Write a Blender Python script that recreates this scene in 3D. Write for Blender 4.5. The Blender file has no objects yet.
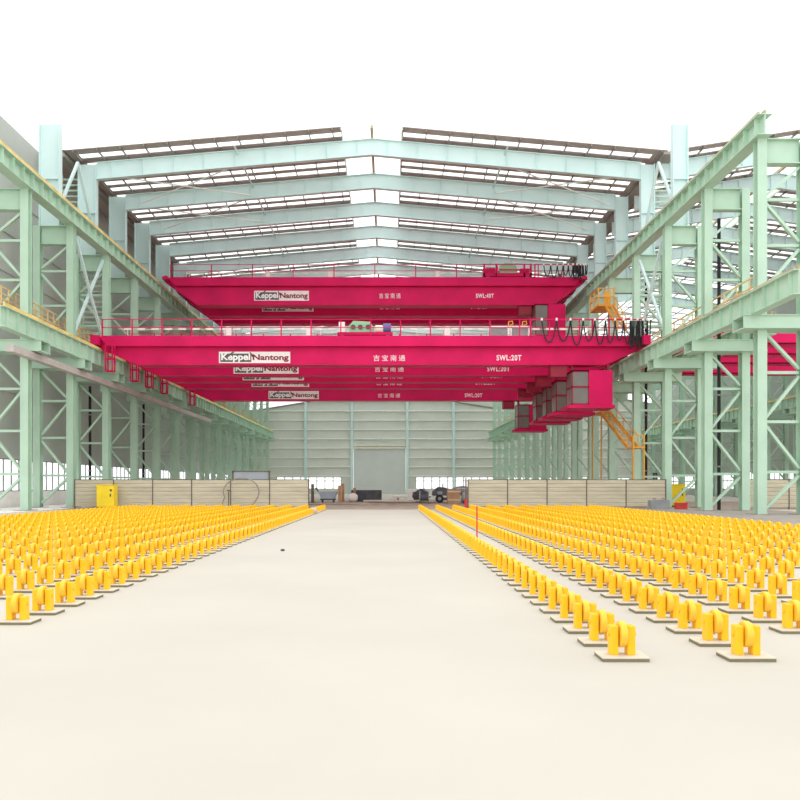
import bpy, math, random
from mathutils import Vector, Matrix
random.seed(7)
S = bpy.context.scene
COL = S.collection
PI = math.pi
H = 1.7            # eye height
BAY = 7.5          # column spacing

# ------------------------------------------------------------------ materials
def mat(name, col, rough=0.6, metal=0.0, var=0.08, scale=1.5, bump=0.0, spec=0.35, stretch=None):
    m = bpy.data.materials.new(name); m.use_nodes = True
    nt = m.node_tree; b = nt.nodes['Principled BSDF']
    b.inputs['Roughness'].default_value = rough; b.inputs['Metallic'].default_value = metal
    b.inputs['Specular IOR Level'].default_value = spec
    tc = nt.nodes.new('ShaderNodeTexCoord'); nz = nt.nodes.new('ShaderNodeTexNoise')
    nz.inputs['Scale'].default_value = scale; nz.inputs['Detail'].default_value = 5
    src = tc.outputs['Object']
    if stretch:
        mp = nt.nodes.new('ShaderNodeMapping'); mp.inputs['Scale'].default_value = stretch
        nt.links.new(src, mp.inputs['Vector']); src = mp.outputs['Vector']
    nt.links.new(src, nz.inputs['Vector'])
    rp = nt.nodes.new('ShaderNodeValToRGB')
    rp.color_ramp.elements[0].position = .3; rp.color_ramp.elements[1].position = .7
    lo = [max(0, c * (1 - var)) for c in col]; hi = [min(1, c * (1 + var)) for c in col]
    rp.color_ramp.elements[0].color = (*lo, 1); rp.color_ramp.elements[1].color = (*hi, 1)
    nt.links.new(nz.outputs['Fac'], rp.inputs['Fac'])
    nt.links.new(rp.outputs['Color'], b.inputs['Base Color'])
    if bump:
        bp = nt.nodes.new('ShaderNodeBump'); bp.inputs['Strength'].default_value = bump
        nt.links.new(nz.outputs['Fac'], bp.inputs['Height']); nt.links.new(bp.outputs['Normal'], b.inputs['Normal'])
    return m

def pane_mat(name, tint, clear):
    m = bpy.data.materials.new(name); m.use_nodes = True
    nt = m.node_tree; nt.nodes.remove(nt.nodes['Principled BSDF'])
    out = nt.nodes['Material Output']
    t = nt.nodes.new('ShaderNodeBsdfTransparent'); t.inputs['Color'].default_value = (*tint, 1)
    d = nt.nodes.new('ShaderNodeBsdfTranslucent'); d.inputs['Color'].default_value = (*tint, 1)
    mx = nt.nodes.new('ShaderNodeMixShader'); mx.inputs['Fac'].default_value = 1 - clear
    nt.links.new(t.outputs[0], mx.inputs[1]); nt.links.new(d.outputs[0], mx.inputs[2])
    nt.links.new(mx.outputs[0], out.inputs['Surface'])
    return m

M = dict(
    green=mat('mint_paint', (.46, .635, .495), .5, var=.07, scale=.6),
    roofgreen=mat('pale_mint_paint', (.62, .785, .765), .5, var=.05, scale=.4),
    slat=mat('slat_paint', (.55, .70, .56), .6),
    red=mat('crane_paint', (.63, .008, .10), .5, var=.12, scale=.5, spec=.15),
    darkred=mat('dark_red_paint', (.30, .01, .035), .5),
    yellow=mat('roller_yellow', (.92, .52, .010), .45, var=.06, scale=4),
    wheel=mat('wheel_yellow', (.93, .54, .045), .4, var=.08, scale=6),
    plate=mat('cream_steel', (.62, .57, .46), .7, var=.08, scale=5),
    shim=mat('olive_shim', (.20, .18, .11), .9),
    rail=mat('rail_ochre', (.80, .60, .20), .7, var=.2, scale=1.0),
    railbrown=mat('rail_brown', (.50, .42, .27), .7, var=.2, scale=1.0),
    tan=mat('tan_paint', (.72, .50, .22), .7, var=.15),
    orange=mat('orange_paint', (.78, .38, .05), .6, var=.12),
    cab=mat('cabinet_yellow', (.95, .68, .02), .45),
    concrete=mat('concrete', (.535, .50, .43), .85, var=.05, scale=.25, bump=.03),
    dirt=mat('dirt', (.36, .29, .23), .95, var=.25, scale=.8, bump=.2),
    gravel=mat('grey_strip', (.31, .28, .24), .9, var=.2, scale=1.2),
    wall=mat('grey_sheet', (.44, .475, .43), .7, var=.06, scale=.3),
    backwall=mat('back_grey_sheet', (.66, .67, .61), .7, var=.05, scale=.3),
    girt=mat('girt_paint', (.86, .90, .82), .6),
    doorgrey=mat('door_grey', (.64, .66, .63), .6, var=.04, scale=.4),
    white=mat('whitewash', (.92, .90, .86), .8, var=.04),
    cream=mat('cream_paint', (.82, .80, .68), .6),
    roof=mat('roof_sheet', (.42, .37, .34), .8, var=.08, scale=.6),
    purlin=mat('purlin_steel', (.30, .28, .25), .8),
    fence=mat('fence_beige', (.54, .49, .37), .8, var=.14, scale=.8, stretch=(.5, 1, 6)),
    post=mat('dark_post', (.16, .13, .10), .8),
    black=mat('black_rubber', (.02, .02, .022), .6),
    pipe=mat('grey_duct', (.50, .46, .43), .6, var=.1),
    dark=mat('dark_machine', (.09, .09, .10), .6, var=.3),
    grey=mat('grey_block', (.30, .31, .31), .8, var=.15),
    bluegrey=mat('blue_grey_panel', (.34, .38, .42), .6),
    brown=mat('brown_wood', (.44, .24, .13), .8, var=.2),
    boxred=mat('box_red', (.62, .04, .04), .5),
    drum=mat('winch_green', (.28, .55, .32), .5),
    blue=mat('motor_blue', (.10, .15, .35), .5),
    txtwhite=mat('letter_white', (.88, .86, .84), .6),
    txtred=mat('letter_red', (.24, .012, .03), .6),
    board=mat('board_white', (.86, .82, .78), .6),
    boardgrey=mat('board_grey', (.11, .105, .095), .6),
    cloth=mat('pale_cloth', (.62, .50, .38), .9),
    darkglass=mat('cab_glass', (.19, .17, .155), .3, spec=.3),
    sky=pane_mat('skylight_sheet', (.97, .98, .98), .72),
    glass=pane_mat('window_pane', (.98, .99, .99), .85),
)

# ------------------------------------------------------------------ mesh building
class MB:
    def __init__(s): s.v = []; s.f = []
    def _add(s, vs, fs):
        o = len(s.v); s.v += [tuple(p) for p in vs]; s.f += [tuple(o + i for i in q) for q in fs]; return s
    def box(s, x0, x1, y0, y1, z0, z1):
        return s._add([(x0,y0,z0),(x1,y0,z0),(x1,y1,z0),(x0,y1,z0),(x0,y0,z1),(x1,y0,z1),(x1,y1,z1),(x0,y1,z1)],
                      [(3,2,1,0),(4,5,6,7),(0,1,5,4),(1,2,6,5),(2,3,7,6),(3,0,4,7)])
    def bar(s, p, q, w, h=None, up=(0, 0, 1)):
        p = Vector(p); q = Vector(q); h = h or w; d = (q - p).normalized(); u = Vector(up)
        if abs(d.dot(u)) > .98: u = Vector((0, 1, 0))
        a = d.cross(u).normalized(); b = a.cross(d).normalized()
        vs = [c + a * (i * w / 2) + b * (j * h / 2) for c in (p, q) for i, j in ((-1,-1),(1,-1),(1,1),(-1,1))]
        return s._add(vs, [(0,1,2,3),(7,6,5,4),(0,4,5,1),(1,5,6,2),(2,6,7,3),(3,7,4,0)])
    def cyl(s, p, q, r, n=14, r2=None):
        p = Vector(p); q = Vector(q); d = (q - p).normalized(); u = Vector((0,0,1)) if abs(d.z) < .9 else Vector((0,1,0))
        a = d.cross(u).normalized(); b = a.cross(d); r2 = r if r2 is None else r2
        vs = [p + (a*math.cos(t) + b*math.sin(t))*r for t in (2*PI*i/n for i in range(n))] + \
             [q + (a*math.cos(t) + b*math.sin(t))*r2 for t in (2*PI*i/n for i in range(n))]
        fs = [(i, (i+1) % n, n+(i+1) % n, n+i) for i in range(n)] + [tuple(range(n-1,-1,-1)), tuple(range(n, 2*n))]
        return s._add(vs, fs)
    def prism(s, prof, y0, y1):            # prof: (x,z) outline seen from the front
        n = len(prof)
        vs = [(x, y0, z) for x, z in prof] + [(x, y1, z) for x, z in prof]
        fs = [tuple(range(n)), tuple(range(2*n-1, n-1, -1))] + [(i, n+i, n+(i+1) % n, (i+1) % n) for i in range(n)]
        return s._add(vs, fs)
    def tube(s, pts, r, n=6):
        pts = [Vector(p) for p in pts]; rings = []
        for i, p in enumerate(pts):
            d = (pts[min(i+1, len(pts)-1)] - pts[max(i-1, 0)]).normalized()
            u = Vector((0,1,0)) if abs(d.y) < .9 else Vector((0,0,1))
            a = d.cross(u).normalized(); b = a.cross(d)
            rings.append([p + (a*math.cos(2*PI*k/n) + b*math.sin(2*PI*k/n))*r for k in range(n)])
        o = [v for g in rings for v in g]; fs = []
        for i in range(len(pts)-1):
            for k in range(n): fs.append((i*n+k, i*n+(k+1) % n, (i+1)*n+(k+1) % n, (i+1)*n+k))
        fs += [tuple(range(n-1,-1,-1)), tuple(range((len(pts)-1)*n, len(pts)*n))]
        return s._add(o, fs)
    def blob(s, c, rx, ry, rz, jit=.12, nu=10, nv=6):
        vs = []; fs = []
        for j in range(nv+1):
            t = PI*j/nv
            for i in range(nu):
                k = 1 + random.uniform(-jit, jit); f = 2*PI*i/nu
                vs.append((c[0]+rx*k*math.sin(t)*math.cos(f), c[1]+ry*k*math.sin(t)*math.sin(f), max(c[2]-rz*.98, c[2]+rz*k*math.cos(t))))
        for j in range(nv):
            for i in range(nu): fs.append((j*nu+i, (j+1)*nu+i, (j+1)*nu+(i+1) % nu, j*nu+(i+1) % nu))
        return s._add(vs, fs)
    def build(s, name, m, parent=None, smooth=False, bevel=0, solid=0):
        off = Vector(parent.matrix_world.translation) if parent else Vector((0,0,0))
        if parent: 
            off = Vector(parent.location); p = parent.parent
            while p: off += Vector(p.location); p = p.parent
        me = bpy.data.meshes.new(name)
        me.from_pydata([(x-off.x, y-off.y, z-off.z) for x, y, z in s.v], [], s.f); me.update()
        me.materials.append(M[m])
        if smooth:
            for p in me.polygons: p.use_smooth = True
        o = bpy.data.objects.new(name, me); COL.objects.link(o); o.parent = parent
        if bevel:
            b = o.modifiers.new('bevel', 'BEVEL'); b.width = bevel; b.segments = 2; b.limit_method = 'ANGLE'
        if solid:
            b = o.modifiers.new('solid', 'SOLIDIFY'); b.thickness = solid; b.offset = 1
        return o

def tag(o, label, cat, group=None):
    o['label'] = label; o['category'] = cat
    if group: o['group'] = group
    return o
def thing(name, label, cat, loc, group=None):
    o = bpy.data.objects.new(name, None); COL.objects.link(o); o.location = loc; o.empty_display_size = .2
    return tag(o, label, cat, group)
def struct(o): o['kind'] = 'structure'; return o
def kids(o, table): return table.get(o, [])
def copy_tree(o, table, parent=None):
    c = o.copy(); COL.objects.link(c); c.parent = parent
    for k in table.get(o.name, []): copy_tree(k, table, c)
    return c
def child_table():
    t = {}
    for o in bpy.data.objects:
        if o.parent: t.setdefault(o.parent.name, []).append(o)
    return t
ONES = ['zeroth','first','second','third','fourth','fifth','sixth','seventh','eighth','ninth','tenth','eleventh','twelfth','thirteenth',
        'fourteenth','fifteenth','sixteenth','seventeenth','eighteenth','nineteenth']
def nth(n):
    if n < 20: return ONES[n]
    t = {2:'twent',3:'thirt',4:'fort',5:'fift',6:'sixt'}[n//10]
    return t + 'ieth' if n % 10 == 0 else t + 'y-' + ONES[n % 10]

TEXT = {}
def text_mesh(body, size, m, bold=0.0, spacing=1.0, key=None):
    k = (body, size, m, bold, spacing)
    if k in TEXT: return TEXT[k]
    cu = bpy.data.curves.new('t', 'FONT'); cu.body = body; cu.size = size; cu.extrude = .012; cu.offset = bold
    cu.align_x = 'LEFT'; cu.space_character = spacing; cu.resolution_u = 4
    o = bpy.data.objects.new('t', cu); COL.objects.link(o)
    dg = bpy.context.evaluated_depsgraph_get(); dg.update()
    me = bpy.data.meshes.new_from_object(o.evaluated_get(dg))
    bpy.data.objects.remove(o); bpy.data.curves.remove(cu)
    me.transform(Matrix.Rotation(PI/2, 4, 'X'))
    me.materials.clear(); me.materials.append(M[m])
    TEXT[k] = me; return me
def put_text(body, x0, x1, z0, z1, y, m, parent, bold=0.0, spacing=1.0, name='lettering'):
    """lettering that fills the rectangle x0..x1, z0..z1 on a face at depth y"""
    me = text_mesh(body, 1.0, m, bold, spacing).copy()
    xs = [v.co.x for v in me.vertices]; zs = [v.co.z for v in me.vertices]
    sx = (x1-x0)/(max(xs)-min(xs)); sz = (z1-z0)/(max(zs)-min(zs)); mx, mz = min(xs), min(zs)
    off = Vector(parent.location); p = parent.parent
    while p: off += Vector(p.location); p = p.parent
    for v in me.vertices:
        v.co = ((v.co.x-mx)*sx + x0 - off.x, v.co.y + y - off.y, (v.co.z-mz)*sz + z0 - off.z)
    o = bpy.data.objects.new(name, me); COL.objects.link(o); o.parent = parent
    return o

# ------------------------------------------------------------------ ground and shell
XL_IN, XL_OUT = -24.8, -27.4
XR_IN, XR_OUT = 21.85, 24.4
XF_IN, XF_OUT = 52.0, 54.5
YEND = 165.0
YROOF = 65.6
struct(MB().box(-70, 100, -40, 55.3, -.3, 0).build('floor', 'concrete'))
struct(MB().box(-70, 100, 55.3, 84.0, -.3, -.001).build('floor_dirt', 'dirt'))
struct(MB().box(-70, 100, 84.0, 420, -.3, -.0).build('floor_beyond', 'concrete'))
struct(MB().box(16.3, 26.5, 30, 55.29, 0, .03).build('trim_1', 'gravel'))
struct(MB().box(-29.6, -24.2, 46, 160, -.05, .02).build('trim_2', 'white'))

# left wall: whitewashed dado, long window band, grey sheeting above
WXL = -29.9
struct(MB().box(WXL-.25, WXL, 46, YEND, 0, 1.27).build('baseboard_left', 'white'))
w = MB().box(WXL-.2, WXL, 46, YEND, 3.85, 30.3)
for k in range(8):
    z = 6.0 + 3.1*k
    w.box(WXL, WXL+.10, 46, YEND, z, z+.14)
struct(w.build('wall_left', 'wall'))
w = MB(); n = int((YEND-46)/1.25)
for k in range(n+1):
    y = 46 + k*1.25; w.box(WXL-.14, WXL-.04, y-.05, y+.05, 1.27, 3.85)
for z in (1.27, 2.62, 3.78): w.box(WXL-.14, WXL-.04, 46, YEND, z, z+.08)
wf = struct(w.build('window_1', 'grey'))
MB().box(WXL-.10, WXL-.08, 46, YEND, 1.3, 3.82).build('pane', 'glass', wf)
# far right wall of the neighbouring bay
WXR = 57.0
w = MB().box(WXR, WXR+.2, 80, YEND, 3.85, 30.3).box(WXR, WXR+.2, 80, YEND, 0, 1.27)
for k in range(60):
    y = 80 + k*1.44; w.box(WXR+.02, WXR+.12, y-.06, y+.06, 1.27, 3.85)
struct(w.build('wall_right', 'wall'))

# back wall with low gable, window bands, big door; translucent sheet above the gable
def gz(x):
    c, e = (-1.4, 22.4) if x < 23.2 else (38.2, 22.4)
    return e - abs(x-c)*.165
XS = [-30.1, -24.0, -10.1, -7.45, 3.85, 6.0, 23.2, 25, 38.2, 52, 57.2]
w = MB()
yb0, yb1 = YEND, YEND+.2
for a, b in zip(XS[:-1], XS[1:]):
    win = (a, b) in ((-24.0, -10.1), (6.0, 23.2), (25, 38.2), (38.2, 52))
    door = (a, b) == (-7.45, 3.85)
    z0 = 3.65 if win else (9.7 if door else 0)
    if a < -1.4 < b and not door: pass
    pts = [a] + [c for c in (-1.4, 23.2, 38.2) if a < c < b] + [b]
    w.prism([(a, z0), (b, z0)] + [(x, gz(x)) for x in reversed(pts)], yb0, yb1)
    if win: w.box(a, b, yb0, yb1, 0, 1.05)
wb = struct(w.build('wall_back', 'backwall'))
g = MB()
for k in range(11):
    z = 3.75 + 2.0*k
    for a, b in ((-30, -7.6), (4.0, 57)) if z < 9.8 else ((-30, 57),):
        xa, xb = a, b
        if z > 18: xa, xb = -1.4-(22.3-z)/.165, -1.4+(22.3-z)/.165
        if xb > xa: g.box(xa, xb, YEND-.3, YEND-.002, z, z+.2)
struct(g.build('trim_3', 'girt'))
def pilaster(x):
    MB().box(x-.28, x+.28, YEND-.6, YEND-.16, 0, gz(x)).build('pilaster', 'roofgreen', wb)
for x in (-17.7, -7.75, 4.15, 14.1, 30, 44): pilaster(x)
e = MB()
e.bar((-30, YEND-.1, gz(-30)), (-1.4, YEND-.1, gz(-1.4)), .25, .3); e.bar((-1.4, YEND-.1, gz(-1.4)), (23.2, YEND-.1, gz(23.1)), .25, .3)
e.bar((23.2, YEND-.1, gz(23.3)), (38.2, YEND-.1, 22.4), .25, .3); e.bar((38.2, YEND-.1, 22.4), (57, YEND-.1, gz(57)), .25, .3)
struct(e.build('trim_4', 'purlin'))
def win(name, a, b, step, z0=1.05, z1=3.65):
    w = MB(); n = max(1, round((b-a)/step))
    for k in range(n+1):
        x = a + (b-a)*k/n; w.box(x-.09, x+.09, YEND+.02, YEND+.15, z0, z1)
    for z in (z0+.04, z0+1.75, z1-.06): w.box(a, b, YEND+.05, YEND+.15, z-.05, z+.05)
    f = struct(w.build(name, 'post')); MB().box(a, b, YEND+.09, YEND+.11, z0, z1).build('pane', 'glass', f)
win('window_2', -24, -10.1, 1.75); win('window_3', 6.0, 23.2, 1.75); win('window_4', 25, 52, 1.8)
u = MB()
for a, b in ((-30, -1.4), (-1.4, 23.2), (23.2, 38.2), (38.2, 57)):
    ga, gb = gz(a + .001), gz(b - .001)
    u.prism([(a, ga), (b, gb), (b, 32.4 if b in (-1.4, 38.2) else 30.4), (a, 32.4 if a in (-1.4, 38.2) else 30.4)], YEND+.08, YEND+.12)
struct(u.build('window_5', 'sky'))
# door
d = MB().box(-7.4, 3.8, YEND+.02, YEND+.12, 0, 9.7)
for k in range(1, 8):
    x = -7.4 + 11.2*k/8; d.box(x-.04, x+.04, YEND-.02, YEND+.02, .1, 9.6)
dr = struct(d.build('door_1', 'doorgrey'))
MB().box(-7.45, 3.85, YEND-.35, YEND-.03, 9.75, 10.05).box(-7.45, 3.85, YEND-.3, YEND-.03, 10.35, 10.6).box(-1.9, -1.7, YEND-.28, YEND-.05, 10.0, 10.4).build('door_track', 'cream', dr)

# ------------------------------------------------------------------ roofs
def make_roof(x0, x1, xr, name, band, strip_end):
    ez, rz = 30.4, 32.65
    def zr(x): return ez + (rz-ez)*((x-x0)/(xr-x0) if x <= xr else (x1-x)/(x1-xr))
    ys = [YROOF]; holes = []
    nb = int(math.floor(YROOF/BAY))
    for i in range(nb, 22):
        for o in ((1.3, 3.0, 5.5, 6.98) if i < 15 else (1.9, 5.6)):
            hw = .42 if i < 15 else 1.6  # rear bays: wider strips, added out of sight to brighten the far interior
            a, b = i*BAY+o-hw, i*BAY+o+hw
            if a < YROOF or b > YEND: continue
            ys += [a, b]; holes.append((a, b))
    ys.append(YEND)
    xs = [x0, x0+1.0, xr-band, xr+band, x1-1.0, x1]
    vs = []; idx = {}
    for j, y in enumerate(ys):
        for i, x in enumerate(xs): idx[i, j] = len(vs); vs.append((x, y, zr(x)))
    fs = []
    for j in range(len(ys)-1):
        hole = (ys[j], ys[j+1]) in holes
        for i in range(5):
            if i == 2 or (hole and i in (1, 3)): continue
            fs.append((idx[i,j], idx[i+1,j], idx[i+1,j+1], idx[i,j+1]))
    mb = MB(); mb._add(vs, fs)
    c = struct(mb.build(name, 'roof', solid=.06))
    for a, b in holes:
        for xa, xb in ((xs[1], xs[2]), (xs[3], xs[4])):
            m = MB(); m._add([(xa,a,zr(xa)+.03),(xb,a,zr(xb)+.03),(xb,b,zr(xb)+.03),(xa,b,zr(xa)+.03)], [(0,1,2,3)])
            m.build('skylight_strip', 'sky', c)
    m = MB(); m._add([(xs[2],YROOF,zr(xs[2])+.03),(xr,YROOF,rz+.03),(xs[3],YROOF,zr(xs[3])+.03),(xs[2],YEND,zr(xs[2])+.03),(xr,YEND,rz+.03),(xs[3],YEND,zr(xs[3])+.03)], [(0,1,4,3),(1,2,5,4)])
    m.build('ridge_skylight', 'sky', c)
    x = x0 + .9
    while x < x1 - .5:
        if abs(x-xr) > band-.2:
            MB().box(x-.04, x+.04, YROOF, YEND, zr(x)-.18, zr(x)-.02).build('purlin', 'purlin', c)
        x += 2.02
    MB().box(xr-.12, xr+.12, YROOF, YEND, rz-.32, rz-.05).build('ridge_purlin', 'railbrown', c)
    for sx in (xr-band, xr+band):
        MB().box(sx-.05, sx+.05, YROOF, YEND, zr(sx)-.25, zr(sx)-.01).build('skylight_curb', 'girt', c)
    return c
XC = -1.4
make_roof(-27.9, 24.0, XC, 'ceiling', 2.6, 0)
make_roof(24.2, 57.0, 38.2, 'ceiling_bay', 2.2, 0)
struct(MB().box(-28.2, -27.7, YROOF, YEND, 29.9, 30.5).build('trim_5', 'purlin'))
struct(MB().box(-29.9, -27.7, YROOF, YEND, 30.25, 30.35).build('ceiling_eave', 'roof'))
struct(MB().box(23.6, 24.7, YROOF, YEND, 30.1, 30.35).build('trim_6', 'purlin'))

def rafter(y, xa, xb, xr, label, group):
    t = thing('roof_rafter', label, 'rafter', (xr, y, 28.7), group)
    eb, rb, et, rt = 28.7, 30.85, 30.1, 32.2
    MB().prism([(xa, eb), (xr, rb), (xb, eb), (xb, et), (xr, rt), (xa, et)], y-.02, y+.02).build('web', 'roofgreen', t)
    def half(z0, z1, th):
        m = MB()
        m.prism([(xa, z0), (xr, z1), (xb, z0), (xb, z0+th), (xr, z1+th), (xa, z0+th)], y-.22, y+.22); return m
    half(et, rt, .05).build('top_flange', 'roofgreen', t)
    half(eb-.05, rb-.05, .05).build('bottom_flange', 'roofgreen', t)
    n = 9
    for side, xe in ((0, xa), (1, xb)):
        for k in range(0, n):
            f = (k+.5)/n; x = xe + (xr-xe)*f; zb = eb+(rb-eb)*f; zt = et+(rt-et)*f
            MB().box(x-.015, x+.015, y-.17, y-.02, zb, zt).build('stiffener', 'roofgreen', t)
for i in range(9, 22):
    rafter(i*BAY, XL_IN-.85, XR_IN+.4, XC, f'pale mint steel roof rafter across the main hall, {nth(i-8)} from the front', 'main hall roof rafters')
for i in range(9, 22):
    if i > 16: continue
    rafter(i*BAY, XR_OUT-.3, XF_IN, 38.2, f'pale mint roof rafter over the right side bay, {nth(i-8)} from the front', 'side bay roof rafters')

def tie(xa, z, lab):
    m = MB().cyl((xa, YROOF, z), (xa, 160, z), .09, 8)
    tag(m.build('roof_tie_bar', 'roofgreen'), lab, 'tie bar')
tie(-13.2, 30.9, 'long pale tie bar running lengthwise under the left roof slope')
tie(10.3, 30.9, 'long pale tie bar running lengthwise under the right roof slope')
def xbrace(xa, xb, ya, yb, z0, z1, lab):
    t = thing('roof_bracing', lab, 'bracing', ((xa+xb)/2, ya, z0), 'diagonal roof bracing rods')
    MB().cyl((xa, ya+.1, z0), (xb, yb-.1, z1), .06, 6).build('rod', 'girt', t)
    MB().cyl((xa, yb-.1, z0+.13), (xb, ya+.1, z1+.13), .06, 6).build('rod', 'girt', t)
xbrace(-24, -13.3, 67.8, 74.7, 29.1, 30.0, 'crossed roof bracing rods high at the left, nearest the front')
xbrace(10.5, 21.5, 67.8, 74.7, 30.1, 29.1, 'crossed roof bracing rods high at the right, nearest the front')
xbrace(-24, -13.3, 75.3, 82.2, 29.1, 30.0, 'crossed roof bracing rods high at the left, second from the front')
xbrace(10.5, 21.5, 75.3, 82.2, 30.1, 29.1, 'crossed roof bracing rods high at the right, second from the front')

# ------------------------------------------------------------------ columns
def hleg(mb, x, y, z0, z1, w=.54, d=1.1):
    mb.box(x-w/2, x+w/2, y-d/2, y-d/2+.06, z0, z1); mb.box(x-w/2, x+w/2, y+d/2-.06, y+d/2, z0, z1)
    mb.box(x-.06, x+.06, y-d/2+.06, y+d/2-.06, z0, z1); return mb
def column(y, xi, xo, lab, group, roof=None, bracket=None, upper=True, legdepth=.6):
    s = 1 if xo > xi else -1
    t = thing('steel_column', lab, 'column', ((xi+xo)/2, y, 0), group)
    zt = 22.0
    hleg(MB(), xi, y, .06, zt, d=legdepth).build('leg', 'green', t); hleg(MB(), xo, y, .06, zt, d=legdepth).build('leg', 'green', t)
    for x in (xi, xo):
        MB().box(x-.5, x+.5, y-.75, y+.75, 0, .06).build('foot_plate', 'gravel', t)
    a, b = xi + s*.29, xo - s*.29
    p, q = (a, b) if s > 0 else (b, a)
    nodes = [(0.15, p), (2.52, q), (5.47, p), (8.35, q), (10.85, p)]
    def lace(nodes, skip_last):
        for (z0, x0), (z1, x1) in zip(nodes[:-1], nodes[1:]):
            o = .22
            MB().bar((x0, y, z0+o), (x1, y, z1-o), .24, .16).build('lacing_bar', 'green', t)
        for k, (z, x) in enumerate(nodes[1:]):
            if skip_last and k == len(nodes)-2: continue
            MB().bar((a, y, z), (b, y, z), .16, .17).build('cross_bar', 'green', t)
    lace(nodes, True)
    lace([(13.1, p), (15.8, q), (18.5, p), (20.6, q)], True)
    MB().box(min(a, b), max(a, b), y-.04, y+.04, 20.6, 22.0).box(min(a, b), max(a, b), y-.3, y+.3, 20.55, 20.6).box(min(a, b), max(a, b), y-.3, y+.3, 21.95, 22.0).build('head_tie', 'green', t)
    if bracket:
        x0, x1 = bracket
        m = MB()
        for yy in (-.72, .66):
            m.box(x0, x1, y+yy, y+yy+.06, 10.88, 11.55)
        m.box(x0, x1, y-.8, y+.8, 10.82, 10.88); m.box(x0, x1, y-.8, y+.8, 11.55, 11.6)
        m.build('bracket', 'green', t)
    if roof:
        x0, x1 = min(roof), max(roof)
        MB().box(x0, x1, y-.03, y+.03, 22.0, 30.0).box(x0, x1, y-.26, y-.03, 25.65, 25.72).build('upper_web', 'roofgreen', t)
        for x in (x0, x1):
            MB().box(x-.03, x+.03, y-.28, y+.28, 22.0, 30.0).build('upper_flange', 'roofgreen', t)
    return t
for i in range(7, 22):
    column(i*BAY, XL_IN, XL_OUT, f'mint green laced steel column on the left side, {nth(i-6)} from the front', 'left row of columns',
           roof=(-27.2, -25.65) if i > 7 else None, bracket=(-27.9, -23.45), legdepth=.6)
for i in range(6, 22):
    column(i*BAY, XR_IN, XR_OUT, f'mint green laced steel column on the right side, {nth(i-5)} from the front', 'right row of columns',
           roof=(22.25, 23.4) if i > 7 else None, bracket=(20.55, 25.6))
for i in range(13, 22):
    column(i*BAY, XF_IN, XF_OUT, f'mint green column at the far side of the right bay, {nth(i-12)} from the front', 'far right row of columns',
           bracket=(50.7, 55))

# ------------------------------------------------------------------ crane runway beams
def ibeam(name, lab, xc, y0, y1, zt, depth, railm, hw=.3, stiff=1.4, inner=1):
    t = thing(name, lab, 'runway beam', (xc, y0, zt-.2-depth))
    zb = zt-.2-depth; z1 = zt-.2
    MB().box(xc-hw, xc+hw, y0, y1, z1-.05, z1).build('top_flange', 'green', t)
    MB().box(xc-hw, xc+hw, y0, y1, zb, zb+.05).build('bottom_flange', 'green', t)
    w = MB().box(xc-.03, xc+.03, y0, y1, zb+.05, z1-.05)
    y = y0+.6
    while y < y1-.2:
        w.box(xc-hw*.8, xc+hw*.8, y-.02, y+.02, zb+.05, z1-.05); y += stiff
    w.build('web', 'green', t)
    MB().box(xc-.07, xc+.07, y0, y1, z1, zt).build('rail', 'railbrown', t)
    if inner: MB().box(min(xc+inner*hw, xc+inner*(hw-.12)), max(xc+inner*hw, xc+inner*(hw-.12)), y0, y1, z1, z1+(.2 if railm == 'rail' else .1)).build('conductor_rail', railm, t)
    return t
ibeam('runway_beam', 'upper left crane runway beam with an ochre rail along its top', XL_IN+.1, 48, 160, 23.4, 1.2, 'rail', hw=.42)
ibeam('runway_beam', 'upper right crane runway beam with a brown rail along its top', XR_IN-.1, 44.2, 160, 23.4, 1.2, 'railbrown', hw=.42, inner=-1)
ibeam('runway_beam', 'lower left crane runway beam with an ochre rail, carried on brackets', -24.05, 47.5, 160, 13.1, 1.3, 'rail')
ibeam('runway_beam', 'lower right crane runway beam with a brown rail, carried on brackets', 21.2, 39.5, 160, 13.1, 1.3, 'railbrown', inner=-1)
ibeam('runway_beam', 'crane runway beam on the near side of the right bay, behind the right columns', 25.05, 50, 160, 13.1, 1.3, 'railbrown')
ibeam('runway_beam', 'crane runway beam on the far side of the right bay', 51.3, 92, 160, 13.1, 1.3, 'rail', inner=-1)

# handrails beside the lower beams
def handrail(lab, x, y0, y1, z, step, matn, mesh):
    t = thing('walkway_railing', lab, 'railing', (x, y0, z))
    MB().box(x-.35, x+.35, y0, y1, z-.06, z).build('deck', 'tan', t)
    r = MB()
    for zz in ((.45, .8, 1.25) if mesh else (.65, 1.25)): r.bar((x, y0, z+zz), (x, y1, z+zz), .07, .07)
    y = y0
    while y <= y1:
        r.bar((x, y, z), (x, y, z+1.25), .08, .08); y += step
    r.build('rails', matn, t)
handrail('tan walkway railing behind the lower left runway beam', -25.75, 50, 150, 13.75, 1.0, 'tan', True)
handrail('tan walkway railing behind the lower right runway beam', 22.55, 46, 150, 13.35, 1.8, 'tan', False)

# grey duct along the left columns
t = thing('cable_duct', 'grey cable duct running along the left columns under the lower beam', 'duct', (-24.2, 50, 10.2))
MB().box(-24.45, -23.95, 49, 104, 10.3, 10.75).build('tray', 'pipe', t)

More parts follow.
